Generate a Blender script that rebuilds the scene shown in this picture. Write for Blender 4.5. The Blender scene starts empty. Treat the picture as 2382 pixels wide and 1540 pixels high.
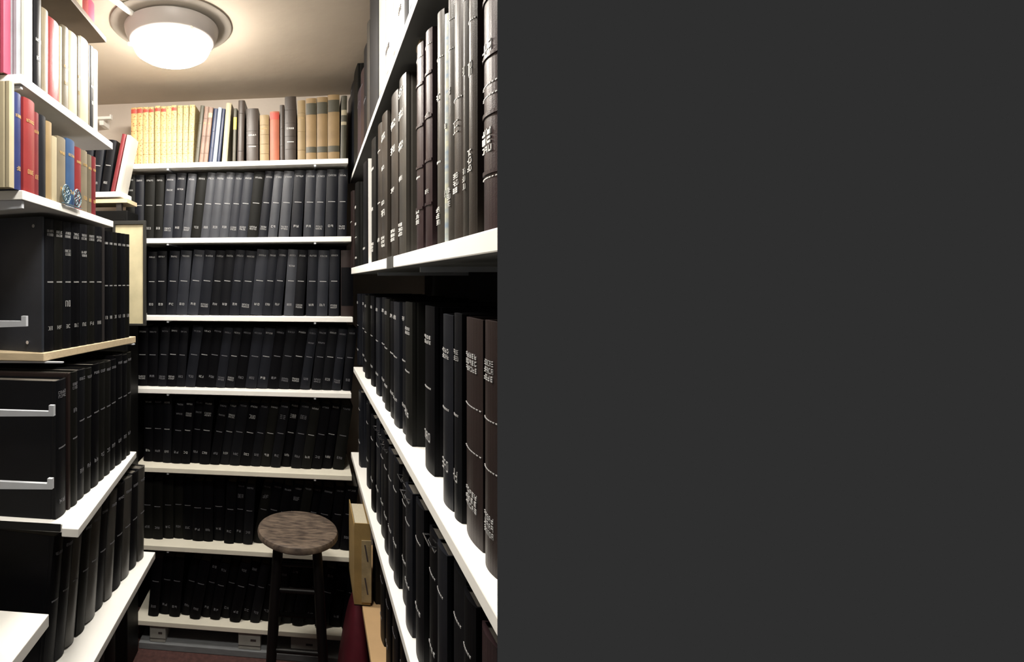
import bpy, bmesh, math, random
from mathutils import Vector
C = bpy.context.scene.collection
EYE = 1.49                       # height of the lens above the floor
F, CX, CY, PHI = 1200.0, 578.0, 655.0, math.radians(6.5)
SP, CP = math.sin(PHI), math.cos(PHI)
rnd = random.Random(7)

# ------------------------------------------------------------------ measuring
def at(px, py, z):
    """plan position (x, y) of a photo point known to lie at height z above the eye"""
    d = F * z / (CY - py); r = (px - CX) / F * d
    return (r * CP - d * SP, d * CP + r * SP)
def on_line(px, A, B):
    """distance from A along A->B where the sight line of column px crosses it"""
    a = math.atan((px - CX) / F) - PHI
    nx, ny = math.cos(a), -math.sin(a)
    ux, uy = B[0]-A[0], B[1]-A[1]; L = math.hypot(ux, uy)
    return -(A[0]*nx + A[1]*ny) / ((ux*nx + uy*ny) / L)

# ------------------------------------------------------------------ materials
MATS = {}
def mat(name, col, rough=0.6, spec=0.4, metal=0.0, noise=0.0, nscale=30, bump=0.0, bscale=200,
        col2=None, stretch=None, coat=0.0, kind='noise'):
    if name in MATS: return MATS[name]
    m = bpy.data.materials.new(name); m.use_nodes = True
    nt = m.node_tree; b = nt.nodes['Principled BSDF']
    b.inputs['Base Color'].default_value = (*col, 1)
    b.inputs['Roughness'].default_value = rough
    b.inputs['Specular IOR Level'].default_value = spec
    b.inputs['Metallic'].default_value = metal
    b.inputs['Coat Weight'].default_value = coat
    tc = nt.nodes.new('ShaderNodeTexCoord'); mp = nt.nodes.new('ShaderNodeMapping')
    nt.links.new(tc.outputs['Object'], mp.inputs['Vector'])
    if stretch: mp.inputs['Scale'].default_value = stretch
    if noise or col2:
        if kind == 'dots':
            n = nt.nodes.new('ShaderNodeTexVoronoi'); n.inputs['Scale'].default_value = nscale
            out = n.outputs['Distance']
        else:
            n = nt.nodes.new('ShaderNodeTexNoise'); n.inputs['Scale'].default_value = nscale
            n.inputs['Detail'].default_value = 6; out = n.outputs['Fac']
        nt.links.new(mp.outputs['Vector'], n.inputs['Vector'])
        r = nt.nodes.new('ShaderNodeValToRGB')
        c2 = col2 if col2 else tuple(c*(1-noise) for c in col)
        r.color_ramp.elements[0].position = 0.32 if kind == 'noise' else 0.12
        r.color_ramp.elements[1].position = 0.68 if kind == 'noise' else 0.36
        r.color_ramp.elements[0].color = (*c2, 1); r.color_ramp.elements[1].color = (*col, 1)
        nt.links.new(out, r.inputs['Fac'])
        nt.links.new(r.outputs['Color'], b.inputs['Base Color'])
    if bump:
        n2 = nt.nodes.new('ShaderNodeTexNoise'); n2.inputs['Scale'].default_value = bscale
        n2.inputs['Detail'].default_value = 4
        nt.links.new(mp.outputs['Vector'], n2.inputs['Vector'])
        bp = nt.nodes.new('ShaderNodeBump'); bp.inputs['Strength'].default_value = bump
        bp.inputs['Distance'].default_value = 0.002
        nt.links.new(n2.outputs['Fac'], bp.inputs['Height']); nt.links.new(bp.outputs['Normal'], b.inputs['Normal'])
    MATS[name] = m
    return m
def cloth(name, col, rough=0.5, noise=0.25, spec=0.4):
    return mat(name, col, rough, spec, noise=noise, nscale=14, bump=0.15, bscale=900)

WHITE = mat('white_paint', (0.88, 0.87, 0.83), 0.45, noise=0.05, nscale=9)
CREAM_SHELF = mat('cream_paint', (0.80, 0.76, 0.64), 0.5, noise=0.08, nscale=12)
RAWBOARD = mat('raw_board', (0.62, 0.50, 0.33), 0.6, noise=0.15, nscale=25, stretch=(1, 6, 6))
BROWNBOARD = mat('brown_board', (0.11, 0.08, 0.055), 0.6, noise=0.15, nscale=20)
METAL = mat('grey_white_metal', (0.62, 0.65, 0.70), 0.4, metal=0.2, noise=0.05)
CHROME = mat('chrome', (0.8, 0.8, 0.82), 0.18, metal=1.0)
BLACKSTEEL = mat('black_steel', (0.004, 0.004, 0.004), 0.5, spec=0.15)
DARKMETAL = mat('dark_metal', (0.03, 0.026, 0.024), 0.5, metal=0.2)
PAGES = mat('page_edges', (0.55, 0.50, 0.38), 0.8, noise=0.2, nscale=60, stretch=(30, 1, 1))
DPAGES = mat('dark_page_edges', (0.10, 0.09, 0.075), 0.8, noise=0.3, nscale=60, stretch=(30, 1, 1))
SILVER = mat('silver_lettering', (0.34, 0.34, 0.34), 0.6)
DULL = mat('dull_lettering', (0.15, 0.15, 0.165), 0.6)
BRIGHT = mat('bright_lettering', (0.62, 0.62, 0.60), 0.6)
GILT = mat('gilt_lettering', (0.45, 0.30, 0.12), 0.5)
INK = mat('ink', (0.05, 0.04, 0.04), 0.7)
BL = [cloth('black_buckram', (0.0035, 0.0038, 0.0055), 0.5, spec=0.16), cloth('blue_black_buckram', (0.008, 0.009, 0.013), 0.45, spec=0.22),
      cloth('slate_buckram', (0.020, 0.022, 0.029), 0.42, spec=0.3), cloth('worn_black_buckram', (0.005, 0.005, 0.0042), 0.55, spec=0.15),
      cloth('dark_buckram', (0.002, 0.002, 0.003), 0.5, spec=0.10)]
SL = cloth('grey_slate_buckram', (0.040, 0.043, 0.052), 0.4)
DARK = [BL[0], BL[4], BL[3], BL[4]]
BRN = cloth('brown_black_leather', (0.020, 0.012, 0.011), 0.45, spec=0.3)
MBR = cloth('mid_brown_leather', (0.030, 0.024, 0.019), 0.36)
GBR = cloth('grey_brown_cloth', (0.042, 0.038, 0.032), 0.36)
PLUM = cloth('plum_leather', (0.026, 0.013, 0.015), 0.36)

# ------------------------------------------------------------------ mesh helpers
def box(bm, x0, x1, y0, y1, z0, z1):
    v = [bm.verts.new((x, y, z)) for z in (z0, z1) for (x, y) in ((x0,y0),(x1,y0),(x1,y1),(x0,y1))]
    for f in ((3,2,1,0),(4,5,6,7),(0,1,5,4),(1,2,6,5),(2,3,7,6),(3,0,4,7)):
        bm.faces.new([v[i] for i in f])
def prism(bm, pts, z0, z1):
    a = [bm.verts.new((x, y, z0)) for x, y in pts]; b = [bm.verts.new((x, y, z1)) for x, y in pts]
    n = len(pts)
    bm.faces.new(a[::-1]); bm.faces.new(b)
    for i in range(n): bm.faces.new((a[i], a[(i+1)%n], b[(i+1)%n], b[i]))
def tube(bm, p, q, r0, r1=None, n=14):
    r1 = r0 if r1 is None else r1
    p, q = Vector(p), Vector(q); w = (q-p).normalized()
    u = w.orthogonal().normalized(); v = w.cross(u)
    A, B = [], []
    for i in range(n):
        a = 2*math.pi*i/n; d = u*math.cos(a)+v*math.sin(a)
        A.append(bm.verts.new(p+d*r0)); B.append(bm.verts.new(q+d*r1))
    bm.faces.new(A[::-1]); bm.faces.new(B)
    for i in range(n): bm.faces.new((A[i], A[(i+1)%n], B[(i+1)%n], B[i]))
def path(bm, pts, r, n=8, closed=False):
    pts = [Vector(p) for p in pts]; rings = []
    N = len(pts)
    for i, p in enumerate(pts):
        t = (pts[(i+1) % N]-pts[i-1]) if closed else (pts[min(i+1, N-1)]-pts[max(i-1, 0)])
        t.normalize(); u = t.cross(Vector((0.13, 0.97, 0.2))).normalized(); v = t.cross(u)
        rings.append([bm.verts.new(p+u*math.cos(2*math.pi*k/n)*r+v*math.sin(2*math.pi*k/n)*r) for k in range(n)])
    for i in range(N if closed else N-1):
        a, b = rings[i], rings[(i+1) % N]
        for k in range(n): bm.faces.new((a[k], a[(k+1)%n], b[(k+1)%n], b[k]))
    if not closed: bm.faces.new(rings[0][::-1]); bm.faces.new(rings[-1])
def lathe(bm, prof, n=64, c=(0,0)):
    rings = []
    for r, z in prof:
        rings.append([bm.verts.new((c[0]+r*math.cos(2*math.pi*k/n), c[1]+r*math.sin(2*math.pi*k/n), z)) for k in range(n)])
    for a, b in zip(rings, rings[1:]):
        for k in range(n): bm.faces.new((a[k], a[(k+1)%n], b[(k+1)%n], b[k]))
    bm.faces.new(rings[0][::-1]); bm.faces.new(rings[-1])
def obj(name, bm, m, parent=None, smooth=False, bevel=0.0, loc=(0,0,0)):
    bmesh.ops.recalc_face_normals(bm, faces=bm.faces)
    me = bpy.data.meshes.new(name); bm.to_mesh(me); bm.free(); me.materials.append(m)
    if smooth:
        for p in me.polygons: p.use_smooth = True
    o = bpy.data.objects.new(name, me); C.objects.link(o); o.location = loc
    if parent: o.parent = parent
    if bevel:
        b = o.modifiers.new('bevel', 'BEVEL'); b.width = bevel; b.segments = 2; b.limit_method = 'ANGLE'
    if smooth:
        try: me.set_sharp_from_angle(angle=math.radians(40))
        except Exception: pass
    return o
def tag(o, label, cat, group=None):
    o['label'] = label; o['category'] = cat
    if group: o['group'] = group
    return o
def empty(name, loc, label, cat, group=None, rotz=0):
    o = bpy.data.objects.new(name, None); C.objects.link(o)
    o.location = loc; o.rotation_euler = (0, 0, rotz); o.empty_display_size = 0.05
    return tag(o, label, cat, group)
def struct(o): o['kind'] = 'structure'; return o
ORD = ['first','second','third','fourth','fifth','sixth','seventh','eighth','ninth','tenth','eleventh','twelfth',
       'thirteenth','fourteenth','fifteenth','sixteenth','seventeenth','eighteenth','nineteenth','twentieth',
       'twenty-first','twenty-second','twenty-third','twenty-fourth','twenty-fifth','twenty-sixth','twenty-seventh',
       'twenty-eighth','twenty-ninth','thirtieth']

# ------------------------------------------------------------------ books
def bulge(x, t, b): return -b*(1-(2*x/t)**2)
def glyph(bm, x, z, w, h, t, b, r):
    s = max(w*0.24, 0.0005); y = lambda xx: bulge(xx, t, b)
    def st(x0, x1, z0, z1):
        yy = min(y(x0), y(x1)); box(bm, x0, x1, yy-0.0004, yy+0.0006, z0, z1)
    k = r.sample(range(5), r.choice((3, 4)))
    if 0 in k: st(x, x+s, z, z+h)
    if 1 in k: st(x+w-s, x+w, z, z+h)
    if 2 in k: st(x, x+w, z+h-s, z+h)
    if 3 in k: st(x, x+w, z+h/2-s/2, z+h/2+s/2)
    if 4 in k: st(x, x+w, z, z+s)
def lettering(bm, t, h, b, marks, r):
    for zf, kind in marks:
        z = zf*h
        if kind == 'dash':
            n = 6; w = 0.62*t
            for i in range(n):
                x0 = -w/2+w*i/n; yy = bulge(x0+w/n/2, t, b)
                box(bm, x0, x0+w/n*0.86, yy-0.0004, yy+0.0006, z, z+0.0028)
        elif kind == 'rule':
            n = 8; w = 0.92*t
            for i in range(n):
                x0 = -w/2+w*i/n; yy = bulge(x0+w/n/2, t, b)
                box(bm, x0, x0+w/n, yy-0.0004, yy+0.0006, z, z+0.0012)
        elif kind in ('word', 'word2', 'word3'):
            rows = {'word': 1, 'word2': 2, 'word3': 3}[kind]
            for q in range(rows):
                n = r.choice((4, 5, 6)); w = 0.66*t; cw = w/n
                for i in range(n): glyph(bm, -w/2+i*cw, z-q*0.0085, cw*0.74, 0.0062, t, b, r)
        elif kind in ('num', 'bignum'):
            hh = 0.009 if kind == 'num' else 0.015
            n = r.choice((2, 3)); w = 0.5*t if kind == 'num' else 0.62*t; cw = w/n
            for i in range(n): glyph(bm, -w/2+i*cw, z, cw*0.72, hh, t, b, r)
        elif kind == 'call':
            for q in range(3):
                n = r.choice((2, 3)); w = 0.6*t; cw = w/n
                for i in range(n): glyph(bm, -w/2+i*cw, z-q*0.009, cw*0.78, 0.0068, t, b, r)
def cover_mesh(t, h, D, b=0.003, ridges=()):
    bm = bmesh.new(); c = 0.0026; hw = t/2
    N = 8
    out = [(-hw, D), (-hw, 0.012), (-hw+0.0009, 0.009), (-hw, 0.006)]
    arc = [(-hw + t*i/N, bulge(-hw+t*i/N, t, b)) for i in range(N+1)]
    inner_l = [(-hw+c, D), (-hw+c, c)]
    pts = out + arc + [(hw, 0.006), (hw-0.0009, 0.009), (hw, 0.012), (hw, D), (hw-c, D), (hw-c, c*0.9)]
    pts += [(-hw+c, c*0.9), (-hw+c, D)]
    prism(bm, pts, 0, h)
    for zr in ridges:
        z = zr*h
        a = [(x, y-0.0016) for x, y in arc] + [(hw*0.96, 0.001), (-hw*0.96, 0.001)]
        prism(bm, a, z-0.002, z+0.002)
    return bm
def book(name, label, group, x, y, z, rotz, lean, t, h, D, m, marks=(), lm=None, b=None, ridges=(), pages=PAGES,
         patches=(), cat='book', spec=None):
    b = min(0.0045, t*0.13) if b is None else b
    t -= 0.0006
    dz = abs(math.sin(lean))*t/2
    xo = dz*math.tan(lean)
    root = obj(name, cover_mesh(t, h, D, b, ridges), m)
    root.location = (x+xo*math.cos(rotz), y+xo*math.sin(rotz), z+dz)
    root.rotation_euler = (0, lean, rotz); tag(root, label, cat, group)
    bm = bmesh.new(); box(bm, -t/2+0.003, t/2-0.003, 0.004, D-0.004, 0.003, h-0.004)
    obj('page_block', bm, pages, root)
    r = random.Random(hash((round(x*1000), round(y*1000), round(z*1000))))
    if marks:
        for mk in marks:
            bm = bmesh.new(); lettering(bm, t, h, b, [mk], r)
            obj('spine_lettering', bm, lm or SILVER, root)
    for z0, z1, pm in patches:               # leather or paper labels glued around the spine
        bm = bmesh.new(); N = 8; w = t*0.97
        f = [(-w/2+w*i/N, bulge(-w/2+w*i/N, t, b)-0.0008) for i in range(N+1)]
        bk = [(xx, yy+0.0016) for xx, yy in f[::-1]]
        prism(bm, f+bk, z0*h, z1*h); obj('spine_label', bm, pm, root)
    return root

class Row:
    """books standing along a plan line A->B (left to right as one faces their spines)"""
    def __init__(s, A, B, z): 
        s.A, s.B, s.z = A, B, z
        s.th = math.atan2(B[1]-A[1], B[0]-A[0]); s.L = math.hypot(B[0]-A[0], B[1]-A[1])
    def pos(s, d, inset=0.0):
        return (s.A[0]+math.cos(s.th)*d-math.sin(s.th)*inset, s.A[1]+math.sin(s.th)*d+math.cos(s.th)*inset)
    def s(s, px): return on_line(px, s.A, s.B)
    def put(s, name, label, group, d0, d1, h, D, m, lean=0.0, inset=0.0, **k):
        t = (d1-d0)*math.cos(lean)
        x, y = s.pos((d0+d1)/2, inset)
        return book(name, label, group, x, y, s.z+0.0003, s.th, lean, t, h, D, m, **k)
    def run(s, n, d0, d1, h, D, mats, labelf, group, leans=None, marks=None, name='book', var=0.12, hv=0.0, lm=None,
            insetf=None, lmf=None, **k):
        """n books sharing the stretch d0..d1; where the lean relaxes, the feet are spread so that covers never cross"""
        leans = leans or [0.0]*n
        w = [1+rnd.uniform(-var, var) for _ in range(n)]
        hs = [h+rnd.uniform(-hv, hv) for _ in range(n)]
        gaps = [max(0.0, hs[i]*(math.tan(leans[i])-math.tan(leans[i+1]))) for i in range(n-1)]+[0.0]
        free = d1-d0-sum(gaps); q = free/sum(w); d = d0
        for i in range(n):
            mm = mats[i % len(mats)] if isinstance(mats, (list, tuple)) else mats
            if isinstance(mats, list): mm = rnd.choice(mats)
            s.put(name, labelf(i), group, d, d+w[i]*q, hs[i], D, mm, leans[i], insetf(i) if insetf else rnd.uniform(0, 0.004),
                  marks=marks(i) if marks else (), lm=(lmf(i) if lmf else lm), **k)
            d += w[i]*q+gaps[i]

# ------------------------------------------------------------------ room
YB = 2.30; CEIL = EYE+0.82; XL, XR, YF = -1.02, 0.50, 0.50
plaster = mat('ceiling_plaster', (0.50, 0.43, 0.345), 0.9, noise=0.06, nscale=7, bump=0.5, bscale=26)
wallm = mat('wall_plaster', (0.60, 0.53, 0.46), 0.9, noise=0.06, nscale=8, bump=0.3, bscale=60)
carpet = mat('red_brown_floor', (0.10, 0.045, 0.04), 0.9, noise=0.4, nscale=60, bump=0.5, bscale=300)
def slab(name, x0, x1, y0, y1, z0, z1, m):
    bm = bmesh.new(); box(bm, x0, x1, y0, y1, z0, z1); return struct(obj(name, bm, m))
slab('floor', XL-.05, XR+.05, YF, YB+.05, -0.05, 0, carpet)
slab('ceiling', XL-.05, XR+.05, YF, YB+.05, CEIL, CEIL+.05, plaster)
slab('wall_back', XL-.05, XR+.05, YB, YB+.05, 0, CEIL, wallm)
slab('wall_left', XL-.05, XL, YF, YB, 0, CEIL, wallm)
slab('wall_right', XR, XR+.05, YF+.012, YB, 0, CEIL, wallm)
# made-up panel at the right-hand bookcase's near end, filling the flat grey border
border_grey = mat('dark_grey_border', (0.5, 0.5, 0.5), 0.9, spec=0.0)
bm = bmesh.new(); xe = YF*math.tan(math.atan((1157-CX)/F)-PHI)
prism(bm, [(xe, YF), (2.2, YF), (2.2, YF+0.01), (xe+0.009, YF+0.01)], -0.6, CEIL+0.6)
struct(obj('border_panel', bm, border_grey))

# ------------------------------------------------------------------ back bookcase
BC = empty('bookcase', (-0.29, 2.2, 0), 'wide bookcase of white shelves across the back wall behind the stool', 'bookcase')
YS = 2.03
def rel(o, p): o.location = Vector(o.location)-Vector(p.location); return o
lipz = [0.458, 0.155, -0.158, -0.453, -0.772, -1.088, -1.395]
xl = [-0.755, -0.70, -0.70, -0.70, -0.70, -0.70, -0.70]
xr = [0.158, 0.170, 0.176, 0.170, 0.172, 0.168, 0.168]
for i, zb in enumerate(lipz):
    bm = bmesh.new(); box(bm, xl[i], xr[i], YS, YB-0.012, EYE+zb, EYE+zb+0.020)
    rel(obj('shelf', bm, WHITE if i < 4 else CREAM_SHELF, BC, bevel=0.002), BC)
for X in (-0.56, 0.03):
    bm = bmesh.new(); box(bm, X-0.012, X+0.012, YB-0.012, YB, 0.0, EYE+0.46)
    rel(obj('upright_rail', bm, METAL, BC), BC)
    for zb in lipz[:6]:
        bm = bmesh.new()
        prism(bm, [(X-0.003, YS+0.012), (X+0.003, YS+0.012), (X+0.003, YB-0.012), (X-0.003, YB-0.012)], EYE+zb-0.006, EYE+zb)
        box(bm, X-0.004, X+0.004, YS+0.004, YS+0.012, EYE+zb-0.008, EYE+zb)
        rel(obj('shelf_bracket', bm, METAL, BC), BC)
bm = bmesh.new(); box(bm, -0.70, 0.17, YB-0.0165, YB-0.0125, 0.01, EYE+0.458); box(bm, -1.0, -0.70, YB-0.0165, YB-0.0125, 0.01, EYE+0.26); rel(obj('shade_panel', bm, BLACKSTEEL, BC), BC)  # black sheet added to deepen the shade behind the books
YSP = YS+0.045                    # plane of the spines
def backrow(i): return Row((-0.76, YSP), (0.18, YSP), EYE+lipz[i]+0.020)
def rad(a): return math.radians(a)
def L(desc, place):
    return lambda i: f'{desc}, {ORD[i]} from left {place}'
m3 = lambda p2: (lambda i: [(0.90, 'word'), (0.52, 'dash'), (0.15, 'num' if rnd.random() < .6 else 'word2')] + ([(0.74, 'word')] if i in p2 else []))
G0 = 'black law volumes on the back bookcase, row under the top shelf'
r = backrow(1)
le = [rad(0.5)]*2+[rad(1.5), rad(2), rad(3.5), rad(4.5), rad(6)]+[rad(6.5)]*8+[rad(6)]*1+[rad(5)]*1+[rad(4)]+[rad(2.6)]*2+[rad(1.8), rad(1.2)]
seq = [3, 1, 3, 3, 2, 1, 'S', 3, 'S', 'S', 'S', 2, 2, 3, 1, 'S', 'S', 1, 2, 2, 1, 1]
pal = tuple(SL if q == 'S' else BL[q] for q in seq)
r.run(22, r.s(292), r.s(806), 0.268, 0.19, pal,
      L('black silver-lettered volume', 'in the upper black row of the back bookcase'), G0, le, m3({0, 4, 5}), hv=0.003, pages=DPAGES)
r = backrow(2)
le = [rad(1)]*2+[rad(3.5), rad(4.5)]+[rad(6)]*9+[rad(4)]*2+[rad(2)]*2+[rad(1)]
r.run(18, r.s(342), r.s(788), 0.264, 0.19, (BL[0], BL[0], BL[1], BL[2], BL[2], BL[1], BL[0], BL[0], BL[1], BL[1], BL[2], BL[1], BL[1], SL, BL[0], BL[1], BL[2], BL[1]),
      L('black silver-lettered volume', 'in the second black row of the back bookcase'),
      'black law volumes on the back bookcase, second black row', le, m3({13}), hv=0.003, pages=DPAGES)
r.put('book', 'red-brown book with black middle band at the right end of the second black row', 'brown book ending the second black row',
      r.s(793), r.s(822), .262, 0.19, BRN, patches=((.16, .74, BL[4]),), pages=DPAGES)
r = backrow(3)
le = [rad(1)]*2+[rad(4)]*3+[rad(8)]*12+[rad(6.5)]*3+[rad(5)]
r.run(21, r.s(318), r.s(818), 0.248, 0.19, [BL[0], BL[1], BL[0], BL[4]],
      L('black silver-lettered volume', 'in the third black row of the back bookcase'),
      'black law volumes on the back bookcase, third black row', le, m3({16, 17}), hv=0.004, lmf=lambda i: DULL if i % 3 else SILVER, pages=DPAGES)
r = backrow(4)
le = [rad(0.5)]*3+[rad(4.5)]*4+[rad(9)]*12+[rad(8)]
m4 = lambda i: [(0.93, 'word'), (0.52, 'dash'), (0.16, 'num')] + ([(0.78, ('word2', 'word')[i % 2])] if 3 <= i <= 8 else []) + ([(0.75, 'bignum')] if i in (10, 13, 14, 15) else [])
r.run(20, r.s(330), r.s(800), 0.262, 0.172, [BL[0], BL[4], BL[3], BL[4]],
      L('black dull-lettered volume', 'in the fourth black row of the back bookcase'),
      'black law volumes on the back bookcase, fourth black row', le, m4, hv=0.005, lmf=lambda i: DULL if i % 2 else SILVER,
      insetf=lambda i: rnd.uniform(0.008, 0.024), pages=DPAGES)
r = backrow(5)
le = [0.0]*8+[rad(3)]*3+[rad(10)]*7+[rad(6)]*2
m5 = lambda i: [(0.55, 'dash'), (0.18, 'num')] + ([(0.92, 'word')] if i > 8 else []) + ([(0.74, 'bignum')] if i in (9, 11, 14) else [])
r.run(20, r.s(330), r.s(818), 0.250, 0.172, [BL[0], BL[4], BL[4], BL[3]],
      L('black faintly lettered volume', 'in the fifth black row, behind the stool seat'),
      'black law volumes on the back bookcase, fifth black row', le, m5, hv=0.006, lm=DULL, insetf=lambda i: rnd.uniform(0.006, 0.026), pages=DPAGES)
r = backrow(6)
le = [rad(5)]*3+[rad(11)]*14+[rad(8)]*2
m6 = lambda i: [(0.60, 'dash'), (0.15, 'num')] + ([(0.86, 'num')] if i in (5, 6, 8, 9, 12, 13, 16) else [])
r.run(19, r.s(346), r.s(822), 0.238, 0.18, [BL[4], BL[0], BL[4]],
      L('near-black volume in shadow', 'in the lowest row, behind the stool legs'),
      'black law volumes on the lowest shelf of the back bookcase', le, m6, hv=0.005, lm=DULL, insetf=lambda i: (-0.012, 0.006, -0.006, 0.01)[i % 4], pages=DPAGES)

# assorted old books on the very top of the back bookcase
cream_red = mat('cream_calf_red_speckle', (0.48, 0.33, 0.14), 0.6, col2=(0.28, 0.05, 0.02), nscale=95, kind='dots')
cream = mat('cream_speckled_vellum', (0.50, 0.385, 0.18), 0.6, col2=(0.24, 0.11, 0.04), nscale=105, kind='dots')
tan = cloth('tan_buckram', (0.27, 0.18, 0.085), 0.5); tan2 = cloth('light_tan_calf', (0.28, 0.20, 0.10), 0.5)
dkb = cloth('dark_brown_calf', (0.045, 0.033, 0.026), 0.4); gry = cloth('grey_green_cloth', (0.07, 0.065, 0.045), 0.45)
org = cloth('orange_cloth', (0.36, 0.11, 0.06), 0.5); navy = cloth('navy_cloth', (0.02, 0.03, 0.07), 0.4)
ivory = cloth('ivory_cloth', (0.38, 0.33, 0.22), 0.5, 0.1); pinkbrown = cloth('pink_brown_marbled', (0.26, 0.17, 0.13), 0.5, 0.5)
steel = cloth('pale_blue_grey_cloth', (0.28, 0.32, 0.38), 0.4); redlab = cloth('red_label', (0.45, 0.07, 0.05), 0.5)
yel = cloth('yellow_label', (0.7, 0.5, 0.1), 0.5)
r = backrow(0); GT = 'old books along the top of the back bookcase'
T = [(305,319,.243,cream_red,0,'reddish speckled cream calf book with red label at the left end of the top row',((.90,.97,redlab),),(.2,.4,.6,.8)),
 (319.5,333,.243,cream_red,0,'speckled cream calf book with red label, second from left on top',((.90,.97,redlab),),(.2,.4,.6,.8)),
 (333.5,346,.243,cream,0,'cream calf book with red label, third from left on top',((.91,.96,redlab),),(.2,.4,.6,.8)),
 (346.5,358,.243,cream,0,'cream calf book just left of the dark gap on the top row',((.91,.96,redlab),),(.2,.4,.6,.8))]
xs = [361, 373.5, 386, 398.5, 411, 423.5, 436, 449]
for k in range(7):
    T.append((xs[k]+.3, xs[k+1], .245, cream, (0, 0, 0, 0.4, 0.8, 1.2, 2.2)[k] if k < 7 else 0,
      f'pale cream speckled volume of the top row, {ORD[k]} to the right of the dark gap',
      ((.91,.96,redlab),) if k in (0, 1, 3) else (), (.2,.4,.6,.8)))
T += [(452,461,.243,gry,6,'thin olive-brown book leaning against the cream volumes on top',(),(.3,.7)),
 (462,472,.238,pinkbrown,6,'pinkish brown marbled book leaning on the top shelf',(),(.2,.5,.8)),
 (473,483,.232,pinkbrown,6,'mottled brown book leaning left of the navy one on top',((.82,.90,ivory),),(.2,.5)),
 (484,494,.228,navy,6,'navy book leaning left of the pale blue one on top',(),(.3,.6)),
 (494.5,503.5,.230,steel,6,'shiny pale blue-grey book leaning on the top shelf',(),()),
 (504,511,.226,navy,6,'thin navy book leaning right of the pale blue one on top',(),()),
 (515.5,528,.247,ivory,4.5,'tall ivory book leaning on the top shelf',(),()),
 (540,548,.225,gry,1.6,'narrow olive book with a yellow label on the top shelf',((.62,.84,yel),),()),
 (552,567,.254,dkb,1.2,'tall narrow dark book near the middle of the top row',(),(.2,.8)),
 (573,601,.222,dkb,0,'thick black-brown book with pale lettering on the top shelf',(),(.35,.6)),
 (604.5,626,.192,tan2,0,'shortest light tan book on the top shelf',(),(.2,.4,.6,.8)),
 (628,650,.204,org,0,'orange book with a darker red head on the top shelf',((.84,.97,redlab),),()),
 (651,661.5,.231,dkb,0,'narrow dark brown book right of the orange one on top',(),(.3,.6)),
 (662.5,689,.262,dkb,0,'tall dark brown ribbed book on the top shelf',(),(.2,.4,.6,.8)),
 (692,710.5,.246,tan2,0,'plain tan book beside the three dark-labelled ones',(),(.2,.5,.8)),
 (711.5,736,.252,tan,0,'tan volume with two dark labels, left one of three',((.74,.92,gry),(.14,.23,gry)),()),
 (736.5,762,.256,tan,0,'tan volume with two dark labels, middle one of three',((.74,.92,gry),(.14,.23,gry)),()),
 (762.5,790,.264,tan,0,'tan volume with two dark labels, right one of three',((.74,.92,gry),(.14,.23,gry)),()),
 (791.5,805,.258,gry,1,'grey-green book with pale marks at the right end of the top row',((.70,.78,ivory),(.55,.60,ivory)),())]
for a, b_, h, m, ln, lab, pa, ri in T:
    mk = [(0.5, 'word'), (0.3, 'dash')] if m is dkb and b_-a > 24 else ([(0.7, 'word')] if m in (tan2, pinkbrown, cream) else ())
    r.put('book', lab, GT, r.s(a), r.s(b_), h, 0.18, m, rad(ln), rnd.uniform(-0.006, 0.004), patches=pa, ridges=ri, marks=mk,
          lm=(GILT if m in (cream, tan2, pinkbrown) else BRIGHT))

# things under the lowest shelf
greyblock = mat('pale_grey_block', (0.34, 0.34, 0.31), 0.8, noise=0.15, nscale=15, bump=0.4)
plank = mat('grey_plank', (0.20, 0.21, 0.22), 0.7, noise=0.2, nscale=20, stretch=(1, 6, 6))
bm = bmesh.new(); box(bm, -0.68, 0.13, YS, YS+0.20, 0.0005, 0.026)
tag(obj('plank', bm, plank, bevel=0.002), 'long grey plank on the floor under the back bookcase', 'plank')
for (a, b_, lab) in ((352, 388, 'left pale grey block under the lowest back shelf'), (556, 607, 'middle pale grey block with a small slot beside the stool leg'), (677, 740, 'right pale grey block seen between the stool legs')):
    rr = Row((-0.76, YS+0.03), (0.18, YS+0.03), 0); x0, x1 = rr.s(a)-0.76, rr.s(b_)-0.76
    t = empty('support_block', ((x0+x1)/2, YS+0.068, 0.0265), lab, 'block', 'grey blocks under the lowest shelf')
    bm = bmesh.new(); w = (x1-x0)/2; box(bm, -w, w, -0.06, 0.06, 0, 0.0675); obj('body', bm, greyblock, t, bevel=0.002)
    bm = bmesh.new(); box(bm, w*0.1, w*0.6, -0.0608, -0.059, 0.034, 0.042); obj('slot', bm, INK, t)
    bm = bmesh.new(); box(bm, -w, w, -0.0606, -0.0595, 0.014, 0.016); obj('seam', bm, DARKMETAL, t)

# ------------------------------------------------------------------ right bookcase
RC = empty('bookcase', (0.35, 1.3, 0), 'long bookcase of white shelves down the right side of the aisle', 'bookcase')
def rshelf(pts_front, zt, th, m, parent, xback=XR-0.002):
    bm = bmesh.new(); (x0, y0), (x1, y1) = pts_front   # near, far
    prism(bm, [(x0, y0), (xback, y0), (xback, y1), (x1, y1)], EYE+zt-th, EYE+zt)
    o = rel(obj('shelf', bm, m, parent, bevel=0.002), parent)
    o.data.materials.append(UNDER)          # downward faces take a second, darker grey material
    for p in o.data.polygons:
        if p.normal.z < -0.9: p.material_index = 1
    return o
UNDER = mat('dark_grey_underside', (0.13, 0.135, 0.13), 0.8, noise=0.15, nscale=12)
N0 = YF+0.013
S1 = ((0.157, N0), (0.178, 2.20)); rshelf(S1, 0.430, 0.018, WHITE, RC)
S2 = ((0.180, N0), (0.166, 1.99)); rshelf(S2, 0.052, 0.024, WHITE, RC)
S3 = ((0.183, N0), (0.175, 2.0)); rshelf(S3, -0.325, 0.020, WHITE, RC)
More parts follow.
